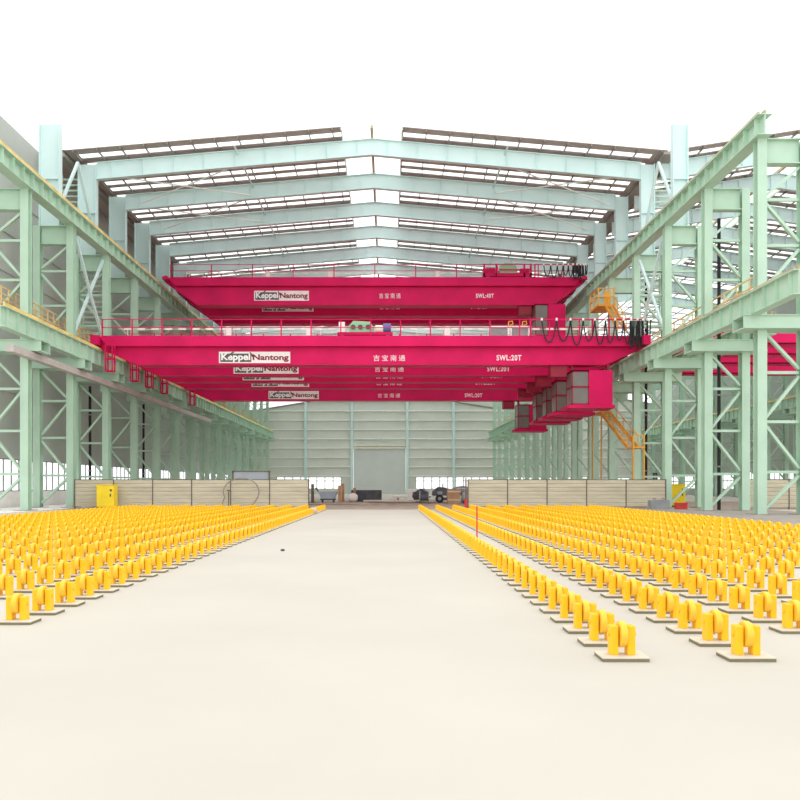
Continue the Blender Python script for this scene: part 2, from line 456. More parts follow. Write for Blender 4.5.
# braced bays with slats
def slats(side, x, xu, xb, lab):
    y0, y1 = 60.75, 66.75
    t = thing('bracing_panel', lab, 'bracing', (x, y0, 13.4))
    for za, zb, st, ua, ub in ((15.25, 20.4, .46, x, x+2.0*side), (25.4, 29.4, .5, xu, xu+3.0*side)):
        m = MB(); z = za; ua, ub = min(ua, ub), max(ua, ub); ys = y1+1.45
        while z < zb:
            m.box(ua, ub, ys-.04, ys+.04, z, z+.15); z += st
        for u in (ua, ub): m.box(u-.06, u+.06, ys-.06, ys+.06, za-.1, zb)
        m.build('slats', 'slat', t)
    xb2 = xb
    MB().bar((xb2, y0-.2, 21.4), (xb2, y1+.2, 13.6), .2).build('diagonal', 'roofgreen', t)
    MB().bar((xb2+.22*side, y1+.2, 21.4), (xb2+.22*side, y0-.2, 13.6), .2).build('diagonal', 'roofgreen', t)
    ym = (y0+y1)/2
    MB().bar((xu-.2*side, ym, 28.6), (xu-.2*side, y0, 24.4), .2).build('diagonal', 'roofgreen', t)
    MB().bar((xu-.2*side, ym, 28.6), (xu-.2*side, y1, 24.4), .2).build('diagonal', 'roofgreen', t)
slats(-1, XL_IN-.32, -26.0, XL_IN+.1, 'slatted bracing panel with crossed diagonals between two left columns')
slats(1, XR_IN+.32, 22.7, XR_IN-.1, 'slatted bracing panel with crossed diagonals between two right columns')

# black downpipes
for x, y, lab in ((23.15, 53.6, 'black vertical pipe inside the second right column from the front'),
                  (23.1, 68.6, 'black vertical pipe inside the fourth right column from the front'),
                  (-26.6, 56.0, 'black vertical pipe between the first and second left columns'),
                  (-26.6, 68.4, 'black vertical pipe inside the third left column from the front'),
                  (-26.6, 83.4, 'black vertical pipe inside the fifth left column from the front')):
    z1 = 20.4 if x > 0 else 10.6
    t = thing('downpipe', lab, 'pipe', (x, y, 0), 'black downpipes')
    MB().cyl((x, y, 0), (x, y, z1), .12, 10).build('pipe', 'black', t)
    for z in (3, 8): MB().cyl((x, y, z), (x, y, z+.12), .16, 10).build('clamp', 'grey', t)

# ------------------------------------------------------------------ cranes
def sag(x0, x1, y, z, drop, n=8):
    return [(x0+(x1-x0)*k/n, y, z - drop*(1-(2*k/n-1)**2)**.7 if 0 < k < n else z) for k in range(n+1)]
def crane(lab, y, x0, x1, zr, ztop, zbot, taper, depth, board, chars, swl, swltext, cabx, cabz, festoon, posts, group, boards=True, endlen=3.4, band=.8, cage=True):
    t = thing('bridge_crane', lab, 'crane', ((x0+x1)/2, y, zr), group)
    yf, yr = y, y+depth
    ze = zr + .16
    MB().prism([(x0, ze), (x0+taper, zbot), (x1-taper, zbot), (x1, ze), (x1, ztop), (x0, ztop)], yf, yr).build('girder', 'red', t)
    # front walkway with kick board
    MB().prism([(x0+1.2, ztop-band), (x1-1.2, ztop-band), (x1-.5, ztop), (x0+.5, ztop)], yf-.5, yf-.02).build('walkway', 'red', t)
    MB().box(x0+taper, x1-taper, yf-.16, yr+.1, zbot-.06, zbot).build('bottom_flange', 'red', t)
    rb = MB(); n = int((x1-x0-1.6)/posts); yy = yf-.46
    for k in range(n+1):
        x = x0+.8+(x1-x0-1.6)*k/n; rb.box(x-.05, x+.05, yy-.04, yy+.04, ztop, ztop+1.4)
    for z in (.0, .7, 1.36): rb.box(x0+.8, x1-.8, yy-.03, yy+.03, ztop+z, ztop+z+.06)
    rb.build('railing', 'red', t)
    # conductor line with cream holders
    cb = MB().box(x0+1.5, x1-1.5, yr+.16, yr+.20, ztop+.93, ztop+.97); x = x0+2
    while x < x1-2.5: cb.box(x, x+.62, yr+.13, yr+.23, ztop+.87, ztop+1.03); x += 1.15
    for k in range(6):
        x = x0+2.3+(x1-x0-5)*k/5; cb.box(x-.03, x+.03, yr+.02, yr+.2, ztop-.1, ztop-.04); cb.box(x-.03, x+.03, yr+.15, yr+.2, ztop-.1, ztop+.95)
    cb.build('conductor_line', 'cream', t)
    for x in (x0+10.8, x0+17.5, x0+29.0):
        MB().box(x, x+.45, yf+.2, yf+.5, ztop, ztop+.95).build('junction_box', 'board', t, bevel=.02)
    for xr, s in ((x0+.35, -1), (x1-.35, 1)):
        e = MB().box(xr-.28, xr+.28, yf+depth/2-endlen/2, yf+depth/2+endlen/2, zr+.14, ztop-.02).build('end_truck', 'red', t)
        for w in (-1, 1):
            yw = yf+depth/2+w*(endlen/2-.45); MB().cyl((xr-.1, yw, zr+.31), (xr+.1, yw, zr+.31), .3, 16).build('wheel', 'dark', e)
    if cage:
        c = MB(); cx0, cx1, cy0, cy1, cz0, cz1 = x0+1.3, x0+1.85, yf-1.1, yf-.55, zr-2.0, ztop-band
        for x in (cx0, cx1):
            for yy in (cy0, cy1): c.box(x-.05, x+.05, yy-.05, yy+.05, cz0, cz1)
        for z in (cz0, cz0+1.0):
            for yy in (cy0, cy1): c.box(cx0, cx1, yy-.04, yy+.04, z-.04, z+.04)
            for x in (cx0, cx1): c.box(x-.04, x+.04, cy0, cy1, z-.04, z+.04)
        c.box(cx0, cx1, cy0, cy1+.55, cz1-.08, cz1)
        c.build('access_cage', 'red', t)
    # name board
    if boards:
        bx0, bx1, bz0, bz1 = board
        f = yf-.05
        b = MB().box(bx0, bx1, f, yf, bz0, bz1).build('name_board', 'board', t); W = bx1-bx0; Hh = bz1-bz0
        MB().box(bx0+.12, bx0+W*.455, f-.02, f, bz0+.09, bz1-.16).build('dark_field', 'boardgrey', b)
        put_text('Keppel', bx0+.2, bx0+W*.44, bz0+.06, bz1-.14, f-.035, 'txtwhite', b, .03)
        put_text('Nantong', bx0+W*.475, bx1-.12, bz0+.10, bz1-.22, f-.014, 'txtred', b, .03)
        m = MB(); m.prism([(bx0+W*.10, bz0+Hh*.55), (bx0+W*.19, bz1-.02), (bx0+W*.22, bz1-.02), (bx0+W*.13, bz0+Hh*.5)], f-.06, f-.045); m.build('swoosh', 'boardgrey', b)
        m = MB(); m.prism([(bx0+W*.44, bz1-.02), (bx0+W*.50, bz0+Hh*.55), (bx0+W*.475, bz0+Hh*.5), (bx0+W*.43, bz1-.1)], f-.06, f-.045); m.build('swoosh', 'txtred', b)
        cx0, cx1, cz0, cz1 = chars
        put_text('吉宝南通', cx0, cx1, cz0, cz1, yf-.013, 'txtwhite', t, .0, 1.45, 'characters')
        sx0, sx1, sz0, sz1 = swl
        put_text(swltext, sx0, sx1, sz0, sz1, yf-.013, 'txtwhite', t, .02, 1.15, 'capacity_lettering')
    # driver cab
    if cabx:
        a, c, b = cabx; z0, z1 = cabz; ya, yb2 = yf-.6, yf+1.4
        cab = MB().box(c, b, ya, yb2, z0, z1).build('cab', 'red', t, bevel=.04)
        MB().box(a-.35, b+.1, ya-.3, yb2+.3, z0-.28, z0-.01).build('cab_floor', 'red', cab)
        fr = MB()
        for x in (a, c-.08):
            for yy in (ya, yb2-.1): fr.box(x, x+.08, yy, yy+.1, z0, z1)
        for z in (z0, (z0+z1)/2, z1-.14):
            fr.box(a, c, ya, ya+.1, z, z+.14); fr.box(a, c, yb2-.1, yb2, z, z+.14); fr.box(a, a+.08, ya, yb2, z, z+.14)
        fr.box(a, c, ya, yb2, z1-.08, z1)
        fr.build('window_frame', 'darkred', cab)
        MB().box(a+.03, c-.02, ya+.04, ya+.06, z0+.1, z1-.1).box(a+.03, a+.05, ya+.04, yb2-.05, z0+.1, z1-.1).build('cab_window', 'darkglass', cab)
        MB().cyl((a+.7, ya+.5, z0+.02), (a+.7, ya+.5, z0+.5), .12).box(a+.4, a+1.0, ya+.3, ya+.9, z0+.5, z0+.62).box(a+.4, a+1.0, ya+.85, ya+.95, z0+.5, z0+1.3).build('seat', 'dark', cab)
        h = MB()
        for x in (a+.1, b-.3): h.box(x, x+.22, ya+.7, ya+1.0, z1-.02, zbot)
        if zbot - z1 > .02: h.build('hanger', 'darkred', cab)
        g = MB().box(a-1.6, a-.25, yf+.1, yf+.95, zbot-1.0, zbot-.05)
        g.build('power_unit', 'darkred', t)
    # festoon cable loops
    if festoon:
        fx0, fx1, cnt, drop = festoon; zf = ztop+1.3; yy = yf-.62
        track = MB().box(fx0-1, fx1, yy-.04, yy+.04, zf, zf+.1)
        for x in (fx0-.9, (fx0+fx1)/2, fx1-.1): track.box(x-.05, x+.05, yy-.04, yy+.2, zf-1.3, zf+.02)
        fo = track.build('festoon_track', 'red', t)
        x = fx0
        for k in range(cnt):
            wd = (fx1-fx0)*2*(1-.85*k/cnt)/(cnt*1.15)
            m = MB(); m.tube(sag(x, x+wd, yy-.08, zf, drop*random.uniform(.8, 1.1)), .055)
            m.build('cable_loop', 'black', fo)
            MB().box(x-.07, x+.07, yy-.14, yy-.04, zf-.06, zf+.16).build('cable_clip', 'board', fo)
            x += wd
        # bunched cables at the rail end
        for k in range(5):
            xx = fx1-1.2+k*.24
            m = MB(); m.tube(sag(xx, xx+.12, yy-.16, zf-.1, drop*1.1), .05); m.build('cable_loop', 'black', fo)
    return t

LOWER = dict(x0=-24.3, x1=21.45, zr=13.1, ztop=14.01, zbot=11.77, taper=3.4, depth=1.1,
             board=(-14.0, -8.1, 11.88, 12.82), chars=(-1.2, 1.42, 12.05, 12.55), swl=(9.0, 11.05, 12.1, 12.55), swltext='SWL:20T',
             cabx=(15.1, 16.5, 18.45), cabz=(8.35, 11.2), posts=2.45)
ys_low = (63.5, 69.5, 73.8, 78.7, 89.8)
for k, yc in enumerate(ys_low):
    crane(f'magenta red bridge crane at the lower level, {nth(k+1)} from the front', yc,
          festoon=(12.6, 21.0, 12, 2.05) if k == 0 else None, group='lower level bridge cranes', endlen=3.4, **LOWER)
UP = dict(x0=-23.9, x1=21.1, zr=23.4, ztop=23.84, zbot=21.05, taper=3.5, board=(-14.3, -8.45, 21.5, 22.55),
          chars=(-.95, 1.35, 21.75, 22.3), swl=(9.4, 11.3, 21.8, 22.25), swltext='SWL:40T', posts=4.2, band=.85, cage=False)
crane('magenta red bridge crane at the upper level, nearer one with a driver cab', 81.9, depth=1.2, cabx=(15.6, 17.0, 18.85), cabz=(17.6, 21.02),
      festoon=(16.5, 20.8, 10, 1.3), group='upper level bridge cranes', endlen=3.4, **UP)
crane('magenta red bridge crane at the upper level, second from the front', 87.0, depth=1.2, cabx=None, cabz=None,
      festoon=None, group='upper level bridge cranes', endlen=3.4, **UP)
crane('magenta red bridge crane at the upper level, rearmost and without a name board', 91.2, depth=1.2, cabx=None, cabz=None,
      festoon=None, group='upper level bridge cranes', endlen=3.4, boards=False, **UP)
SIDE = dict(x0=25.0, x1=51.4, zr=13.1, ztop=14.13, zbot=13.25, taper=.6, depth=.9, board=None, chars=None, swl=None, swltext='', cabx=None, cabz=None,
            posts=2.5, boards=False, cage=False)
for k, yc in enumerate((62.6, 67.5, 72.5, 79.0)):
    crane(f'red bridge crane in the right side bay seen between columns, {nth(k+1)} from the front', yc, festoon=None, group='side bay bridge cranes', endlen=3.2, **SIDE)

# trolley on the front lower crane
zt = 14.013; yt = 63.5
t = thing('crane_trolley', 'winch trolley with green gearbox and blue motor on the front lower crane', 'trolley', (-1.8, yt+.55, zt))
MB().box(-4.2, .4, yt+.0, yt+1.0, zt+.22, zt+.45).build('frame', 'red', t)
for x in (-3.8, 0): 
    for y in (yt+.1, yt+.9): MB().cyl((x-.16, y, zt+.13), (x+.16, y, zt+.13), .13, 12).build('wheel', 'dark', t)
gb = MB().prism([(-3.2, zt+.45), (-1.3, zt+.45), (-1.2, zt+.9), (-1.5, zt+1.35), (-2.9, zt+1.42), (-3.3, zt+.95)], yt+.2, yt+.8).build('gearbox', 'drum', t, bevel=.04)
for x in (-2.9, -2.3, -1.65): MB().cyl((x, yt+.12, zt+.9), (x, yt+.2, zt+.9), .2, 14).build('cover', 'dark', gb)
MB().cyl((-1.05, yt+.5, zt+.78), (-.45, yt+.5, zt+.78), .33, 14).build('motor', 'cream', t)
MB().cyl((-.4, yt+.5, zt+.85), (.25, yt+.5, zt+.85), .4, 14).build('brake', 'blue', t)
MB().box(-4.1, -3.6, yt+.3, yt+.7, zt+.45, zt+1.35).build('control_box', 'board', t, bevel=.02)
# trolley on the upper crane
zt = 23.843; yt = 81.9
t = thing('crane_trolley', 'red hoist trolley with green hood on the upper crane', 'trolley', (12.7, yt+.6, zt))
f = MB().box(10.2, 15.4, yt+.1, yt+1.1, zt+.3, zt+.65)
for x in (10.3, 11.6, 14.6, 15.3): f.box(x-.09, x+.09, yt+.1, yt+.28, zt+.3, zt+1.65)
for z in (1.0, 1.55): f.box(10.3, 15.3, yt+.12, yt+.2, zt+z, zt+z+.09)
f.box(10.2, 11.5, yt+.3, yt+.9, zt+.65, zt+1.25).box(14.2, 15.2, yt+.3, yt+.9, zt+.65, zt+1.2)
f.build('frame', 'red', t)
for x in (10.7, 14.9):
    for y in (yt+.2, yt+1.0): MB().cyl((x-.16, y, zt+.17), (x+.16, y, zt+.17), .17, 12).build('wheel', 'dark', t)
MB().prism([(12.0, zt+.65), (13.9, zt+.65), (13.8, zt+1.45), (13.3, zt+1.75), (12.5, zt+1.8), (12.0, zt+1.4)], yt+.25, yt+.95).build('drum_hood', 'drum', t, bevel=.05)
# control stand on the front crane
zt = 14.013; yt = 63.5
t = thing('control_stand', 'pale framed control stand with yellow hooks on the front lower crane', 'control stand', (9.9, yt+.3, zt))
m = MB()
for x in (8.5, 10.0, 10.25, 11.7): m.box(x-.05, x+.05, yt+.2, yt+.3, zt, zt+.95)
m.box(8.5, 11.7, yt+.2, yt+.3, zt+.9, zt+1.0).box(8.5, 11.7, yt+.2, yt+.3, zt, zt+.08)
m.build('frame', 'board', t)
MB().box(8.56, 9.94, yt+.32, yt+.36, zt+.05, zt+.9).build('panel', 'grey', t); MB().box(10.31, 11.64, yt+.32, yt+.36, zt+.05, zt+.9).build('panel', 'grey', t)
for x in (10.15, 11.3):
    MB().tube([(x-.15, yt+.25, zt+.98), (x-.1, yt+.25, zt+1.35), (x+.2, yt+.25, zt+1.4), (x+.25, yt+.25, zt+1.15), (x, yt+.25, zt+1.05)], .05).build('hook', 'orange', t)

# ------------------------------------------------------------------ access platforms on the right
t = thing('access_platform', 'orange access platform beside the fifth right column, below the upper beam', 'platform', (20.6, 74, 18.6))
m = MB().box(19.9, 21.54, 72.6, 75.6, 18.75, 18.95); m.build('deck', 'orange', t)
m = MB()
for x in (19.95, 21.45):
    for y in (72.7, 74.1, 75.5): m.box(x-.06, x+.06, y-.06, y+.06, 18.95, 20.5)
for z in (19.6, 20.4):
    m.box(19.9, 21.5, 72.66, 72.74, z, z+.1); m.box(19.91, 19.99, 72.7, 75.5, z, z+.1)
m.build('railing', 'orange', t)
MB().box(20.5, 21.0, 72.75, 72.82, 18.95, 20.2).build('gate_panel', 'orange', t)
m = MB()
for x in (20.6, 21.4):
    m.bar((x, 72.6, 18.75), (x, 68.7, 15.75), .1, .26); m.bar((x, 72.6, 19.7), (x, 68.7, 16.7), .06, .06)
    for k in range(4): m.box(x-.03, x+.03, 72.5-1.25*k, 72.56-1.25*k, 18.7-.96*k, 19.65-.96*k)
for k in range(12):
    f = (k+.5)/12; m.box(20.6, 21.4, 72.5-3.8*f, 72.72-3.8*f, 18.7-2.95*f, 18.75-2.95*f)
m.build('flight', 'orange', t)

t = thing('access_stair', 'orange access stair climbing beside the right columns behind the fence', 'stair', (21.0, 70, 0))
MB().box(20.45, 21.45, 73.6, 77.0, 8.75, 8.9).build('landing', 'orange', t)
m = MB()
for x in (20.5, 21.4): m.bar((x, 73.8, 8.75), (x, 65.6, 5.0), .12, .32)
for k in range(18):
    f = (k+.5)/18; m.box(20.5, 21.4, 73.6-8*f, 73.85-8*f, 8.62-3.7*f, 8.67-3.7*f)
for x in (20.5, 21.4): m.bar((x, 73.8, 9.75), (x, 65.6, 6.0), .06, .06)
for k in range(5):
    f = k/4
    for x in (20.5, 21.4): m.box(x-.03, x+.03, 73.77-8.17*f, 73.83-8.17*f, 8.8-3.75*f, 9.75-3.75*f)
m.build('flight', 'orange', t)
MB().box(20.45, 21.45, 63.9, 65.7, 4.85, 5.0).build('landing', 'orange', t)
m = MB()
for x in (20.5, 21.4):
    m.box(x-.06, x+.06, 64.0, 64.12, 0, 6.0); m.box(x-.06, x+.06, 76.8, 76.92, 0, 9.9)
m.box(20.5, 21.4, 64.02, 64.1, 5.9, 6.0).box(20.5, 21.4, 76.82, 76.9, 9.8, 9.9).box(20.46, 20.52, 73.6, 76.9, 9.8, 9.9)
m.build('support_frame', 'orange', t)

# ------------------------------------------------------------------ fences
def panel(x0, x1, y, lab, group, lastpost=False, ztop=2.16):
    t = thing('fence_panel', lab, 'fence', ((x0+x1)/2, y, 0), group)
    prof = []; n = 7; hz = (ztop-.12)/n
    m = MB(); ring = []
    for k in range(n):
        z = .12+k*hz; ring += [(0, z), (-.035, z+.03), (-.035, z+hz-.07), (0, z+hz-.04)]
    ring.append((0, ztop)); L = len(ring)
    vs = [(x0+.04, y+a, z) for a, z in ring] + [(x1-.04, y+a, z) for a, z in ring] + [(x0+.04, y+.05, z) for a, z in ring] + [(x1-.04, y+.05, z) for a, z in ring]
    fs = [(i, L+i, L+i+1, i+1) for i in range(L-1)] + [(2*L+i, 2*L+i+1, 3*L+i+1, 3*L+i) for i in range(L-1)]
    fs += [(L-1, 2*L-1, 4*L-1, 3*L-1), (0, 2*L, 3*L, L)] + [(i, i+1, 2*L+i+1, 2*L+i) for i in range(L-1)] + [(L+i, 3*L+i, 3*L+i+1, L+i+1) for i in range(L-1)]
    m._add(vs, fs); m.build('sheet', 'fence', t)
    MB().box(x0-.035, x0+.035, y-.06, y+.08, 0, ztop+.06).build('post', 'post', t)
    if lastpost: MB().box(x1-.035, x1+.05, y-.06, y+.08, 0, ztop+.06).build('post', 'post', t)
    MB().box(x0+.04, x1-.04, y-.02, y+.06, ztop, ztop+.05).build('cap_rail', 'post', t)
YF = 58.6
xs = [-23.95 + 2.98*k for k in range(7)]
for k in range(6):
    panel(xs[k], xs[k+1], YF, f'beige ribbed fence panel behind the left rollers, {nth(k+1)} from the left', 'left fence panels', k == 5)
xs = [6.12 + 3.02*k for k in range(6)]
for k in range(5):
    panel(xs[k], xs[k+1], YF, f'beige ribbed fence panel behind the right rollers, {nth(k+1)} from the left', 'right fence panels', k == 4)
xs = [26.4 + 3.0*k for k in range(4)]
for k in range(3):
    panel(xs[k], xs[k+1], 56.2, f'beige ribbed fence panel in the right side bay, {nth(k+1)} from the left', 'side bay fence panels', k == 2)

# tall frame and hose in front of the left fence
t = thing('tall_frame', 'dark goal frame with blue grey panel standing over the left fence', 'frame', (-10.5, 58.9, 0))
m = MB()
for x in (-11.95, -9.15): m.box(x-.06, x+.06, 59.0, 59.12, 0, 2.85)
m.box(-12.0, -9.1, 59.0, 59.12, 2.77, 2.87); m.build('frame', 'post', t)
MB().box(-11.88, -9.22, 59.03, 59.08, 2.1, 2.77).build('panel', 'bluegrey', t)
t = thing('hose_loop', 'brown hose hung in a round loop in front of the left fence', 'hose', (-11, 57.6, 0))
pts = []
for k in range(25):
    a = PI*1.12 - (PI*1.28)*k/24
    pts.append((-11.0+1.25*math.cos(a)*(1 if k > 12 else 1.15), 57.9, 1.25+1.05*math.sin(a)))
pts = [(-12.6, 57.9, .03), (-12.5, 57.9, .4)] + pts + [(-10.2, 57.9, .3), (-10.6, 57.9, .03)]
MB().tube(pts, .05).build('hose', 'gravel', t)
MB().box(-12.1, -12.03, 57.95, 58.02, 0, 1.35).box(-12.2, -11.9, 57.94, 58.02, 1.3, 1.4).build('stand', 'post', t)

# ------------------------------------------------------------------ cabinets and boxes
def cabinet(x0, x1, y0, y1, z, lab):
    t = thing('control_cabinet', lab, 'cabinet', ((x0+x1)/2, (y0+y1)/2, 0), None)
    MB().box(x0+.05, x1-.05, y0+.05, y1, 0, .12).build('plinth', 'dark', t)
    MB().box(x0, x1, y0, y1, .12, z-.06).build('body', 'cab', t, bevel=.02)
    MB().box(x0-.04, x1+.04, y0-.05, y1+.02, z-.06, z).build('roof', 'cab', t)
    d = MB().box(x0+.06, x1-.06, y0-.035, y0-.002, .2, z-.12).build('door', 'cab', t, bevel=.01)
    MB().box(x1-.28, x1-.2, y0-.08, y0-.035, z*.5, z*.5+.22).build('handle', 'dark', d)
    MB().box(x1-.3, x1-.12, y0-.045, y0-.035, z*.72, z*.72+.16).build('plate', 'dark', d)
cabinet(-21.8, -20.5, 57.3, 58.1, 1.8, 'yellow control cabinet in front of the left fence')
cabinet(22.75, 24.05, 62.0, 62.8, 1.85, 'yellow control cabinet behind the third right column')
t = thing('toolbox', 'red box on the ground by the third right column', 'box', (21.3, 54.2, 0))
MB().box(20.75, 21.5, 55.0, 55.5, .03, .42).build('body', 'boxred', t, bevel=.02); MB().box(20.73, 21.52, 54.98, 55.52, .42, .5).build('lid', 'boxred', t)
MB().box(21.0, 21.25, 54.94, 54.98, .3, .36).build('handle', 'dark', t)
t = thing('concrete_block', 'grey concrete block in front of the third right column', 'block', (19.7, 55.6, .03))
MB().prism([(19.0, .03), (20.35, .03), (20.35, .62), (20.25, .7), (19.1, .7), (19.0, .62)], 55.3, 56.1).build('body', 'grey', t)
for x in (19.35, 20.0): MB().tube([(x-.08, 55.7, .69), (x-.08, 55.7, .8), (x+.08, 55.7, .8), (x+.08, 55.7, .69)], .02).build('lifting_eye', 'dark', t)
# red marker post on the right rows
t = thing('marker_post', 'thin red marker post standing in the first roller row on the right', 'post', (2.38, 20.5, 0))
MB().cyl((2.38, 20.5, .04), (2.38, 20.5, 1.16), .02, 8).build('pole', 'boxred', t); MB().cyl((2.38, 20.5, 0), (2.38, 20.5, .05), .12, 14, .08).build('base', 'orange', t)
t = thing('marker_post', 'thin red marker post at the left end of the right fence', 'post', (5.9, 58.0, 0))
MB().cyl((5.9, 58.0, .04), (5.9, 58.0, 2.3), .06, 8).build('pole', 'post', t); MB().cyl((5.9, 58, 0), (5.9, 58, .7), .11, 10).build('base', 'boxred', t)

# ------------------------------------------------------------------ things at the far end of the lane
def obj1(name, mb, m, lab, cat, **k): return tag(mb.build(name, m, **k), lab, cat)
t = thing('steel_bin', 'dark grey open steel bin in front of the big door', 'bin', (-2.35, 84, 0))
m = MB().box(-4.0, -.7, 83.2, 85.2, 0, .1).box(-4.0, -3.9, 83.2, 85.2, .1, 1.25).box(-.8, -.7, 83.2, 85.2, .1, 1.25).box(-3.9, -.8, 83.2, 83.3, .1, 1.25).box(-3.9, -.8, 85.1, 85.2, .1, 1.25)
m.build('body', 'dark', t)
for k in range(6): MB().box(-3.8+k*.58, -3.7+k*.58, 83.12, 83.2, .1, 1.2).build('rib', 'dark', t)
t = thing('cement_sack', 'pale sack lying left of the dark steel bin', 'sack', (-3.9, 80, 0))
MB().blob((-3.7, 80.5, .48), .55, .4, .48).build('sack', 'white', t, smooth=True)
t = thing('barrow', 'blue grey barrow with dark tray behind the end of the left rollers', 'barrow', (-6.3, 76, 0))
MB().prism([(-6.6, .45), (-5.3, .45), (-5.0, 1.15), (-6.9, 1.15)], 75.6, 76.7).build('tray', 'bluegrey', t)
for x in (-6.5, -5.4): MB().cyl((x-.08, 76.1, .28), (x+.08, 76.1, .28), .28, 14).build('wheel', 'dark', t)
MB().box(-6.7, -5.2, 75.7, 76.5, .3, .45).build('chassis', 'dark', t)
MB().tube([(-6.8, 76.6, 1.0), (-7.2, 76.6, 1.5), (-7.2, 75.8, 1.5), (-6.8, 75.8, 1.0)], .04).build('handle', 'dark', t)
for k, (x, y, h, m_, lab) in enumerate(((-4.75, 75.2, 1.75, 'brown', 'rusty brown upright post beside the blue grey barrow'),
                                (-4.55, 77.2, 1.95, 'brown', 'brown timber post, tallest of those left of the dark bin'),
                                (-7.6, 77.2, 1.9, 'post', 'dark post left of the blue grey barrow'),
                                (-3.6, 82.5, 1.5, 'brown', 'short brown post right next to the pale sack'))):
    t = thing('timber_post', lab, 'post', (x, y, 0))
    MB().box(x-.14, x+.14, y-.14, y+.14, .06, h).build('post', m_, t); MB().box(x-.28, x+.28, y-.28, y+.28, 0, .06).build('foot', 'dark', t)
t = thing('steel_plate', 'long pale plate lying on the ground in front of the big door', 'plate', (0, 78, 0))
MB().box(-2.5, 5.0, 77.5, 79.2, .14, .26).build('plate', 'plate', t)
for x in (-2, 1, 4): MB().box(x-.1, x+.1, 77.6, 79.1, 0, .14).build('bearer', 'brown', t)
t = thing('steel_plate', 'pale plate lying behind the dark steel bin', 'plate', (2.5, 90, 0))
MB().box(.6, 5.2, 90, 92, .3, .5).build('plate', 'white', t)
for x in (1.2, 4.5): MB().box(x-.12, x+.12, 90.1, 91.9, 0, .3).build('bearer', 'brown', t)
t = thing('dirt_mound', 'low brown mound of earth across the end of the lane', 'mound', (-4, 71.4, 0))
MB().blob((-4, 71.4, .03), 4.2, 2.0, .14, .2, 22, 6).build('earth', 'dirt', t, smooth=True)
t = thing('white_crate', 'white crate standing at the right foot of the big door', 'crate', (3.1, 90, 0))
MB().box(2.3, 3.35, 88, 89, .1, 1.35).build('body', 'white', t, bevel=.02); MB().box(2.35, 3.3, 88.1, 88.9, 0, .1).build('pallet', 'brown', t)
for z in (.5, .9): MB().box(2.3, 3.35, 87.97, 88.0, z, z+.05).build('batten', 'cream', t)
# trailer with covered loads
t = thing('flat_trailer', 'cream and dark trailer parked left of the right fence', 'trailer', (6.3, 78, 0))
MB().box(4.35, 8.6, 77.4, 79.0, .55, .72).build('bed', 'cream', t)
for x in (5.2, 7.9): 
    w_ = MB().cyl((x, 77.25, .42), (x, 77.45, .42), .42, 18).build('wheel', 'black', t); MB().cyl((x, 77.22, .42), (x, 77.25, .42), .18, 12).build('hub', 'grey', w_)
MB().bar((4.35, 77.9, .62), (3.5, 77.9, .35), .12).build('drawbar', 'dark', t)
MB().box(5.55, 6.6, 77.34, 77.4, .25, .55).build('tool_locker', 'dark', t)
t = thing('machine', 'dark machine with round shoulders on the left end of the trailer', 'machine', (5.2, 78.2, .72))
MB().prism([(4.5, .724), (6.3, .724), (6.25, 1.2), (5.9, 1.55), (5.1, 1.62), (4.55, 1.2)], 77.6, 78.8).build('body', 'dark', t, bevel=.08)
MB().box(5.0, 5.5, 77.55, 77.6, .85, 1.15).build('grille', 'grey', t); MB().cyl((5.6, 78.2, 1.5), (5.6, 78.2, 1.95), .06).build('exhaust', 'black', t)
t = thing('tarpaulin_load', 'dark tarpaulin covered load on the right end of the trailer', 'load', (7.6, 78.2, .72))
MB().blob((7.5, 78.2, 1.21), 1.1, .65, .48, .12, 14, 7).build('tarpaulin', 'grey', t, smooth=True)
MB().tube([(6.5, 77.75, 1.25), (7.2, 77.5, 1.45), (8.0, 77.55, 1.4), (8.5, 77.8, 1.15)], .025).build('rope', 'board', t)
t = thing('packing_case', 'brown packing case in front of the trailer by the right fence', 'case', (6.4, 74.5, 0))
MB().box(5.75, 7.0, 74, 75, 0, 1.4).build('body', 'brown', t, bevel=.02)
for z in (.3, 1.1): MB().box(5.75, 7.0, 73.96, 74.0, z, z+.12).build('batten', 'fence', t)
t = thing('cable_drum', 'dark grey cable drum left of the trailer', 'drum', (3.6, 74.5, 0))
MB().cyl((3.1, 74.8, .6), (3.9, 74.8, .6), .35, 18).build('core', 'dark', t)
for x in (3.05, 3.9): MB().cyl((x, 74.8, .6), (x+.08, 74.8, .6), .6, 22).build('flange', 'grey', t)
t = thing('round_tank', 'dark grey round tank beside the packing case', 'tank', (7.9, 74.6, 0))
MB().cyl((7.2, 74.8, .6), (8.4, 74.8, .6), .5, 20).build('shell', 'grey', t)
for x in (7.4, 8.1): MB().box(x-.06, x+.06, 74.4, 75.2, 0, .22).build('saddle', 'dark', t)
t = thing('scrap_pile', 'dark heap of scrap steel left of the trailer', 'heap', (3.7, 80.5, 0))
MB().blob((3.35, 81.3, .62), .85, .8, .7, .25, 12, 6).build('heap', 'dark', t)
t = thing('fork_lift', 'orange forklift standing far off in the right side bay', 'forklift', (36, 100, 0))
MB().box(35.0, 37.2, 99, 101, .4, 1.5).build('body', 'orange', t, bevel=.06)
for x in (35.4, 36.8): MB().cyl((x, 98.85, .42), (x, 99.1, .42), .42, 16).build('wheel', 'black', t)
m = MB()
for x in (35.2, 36.9): m.box(x-.05, x+.05, 99.1, 99.2, 1.5, 2.9); m.box(x-.05, x+.05, 100.7, 100.8, 1.5, 2.9)
m.box(35.1, 37.0, 99.0, 100.9, 2.85, 2.95).build('roof_guard', 'dark', t)
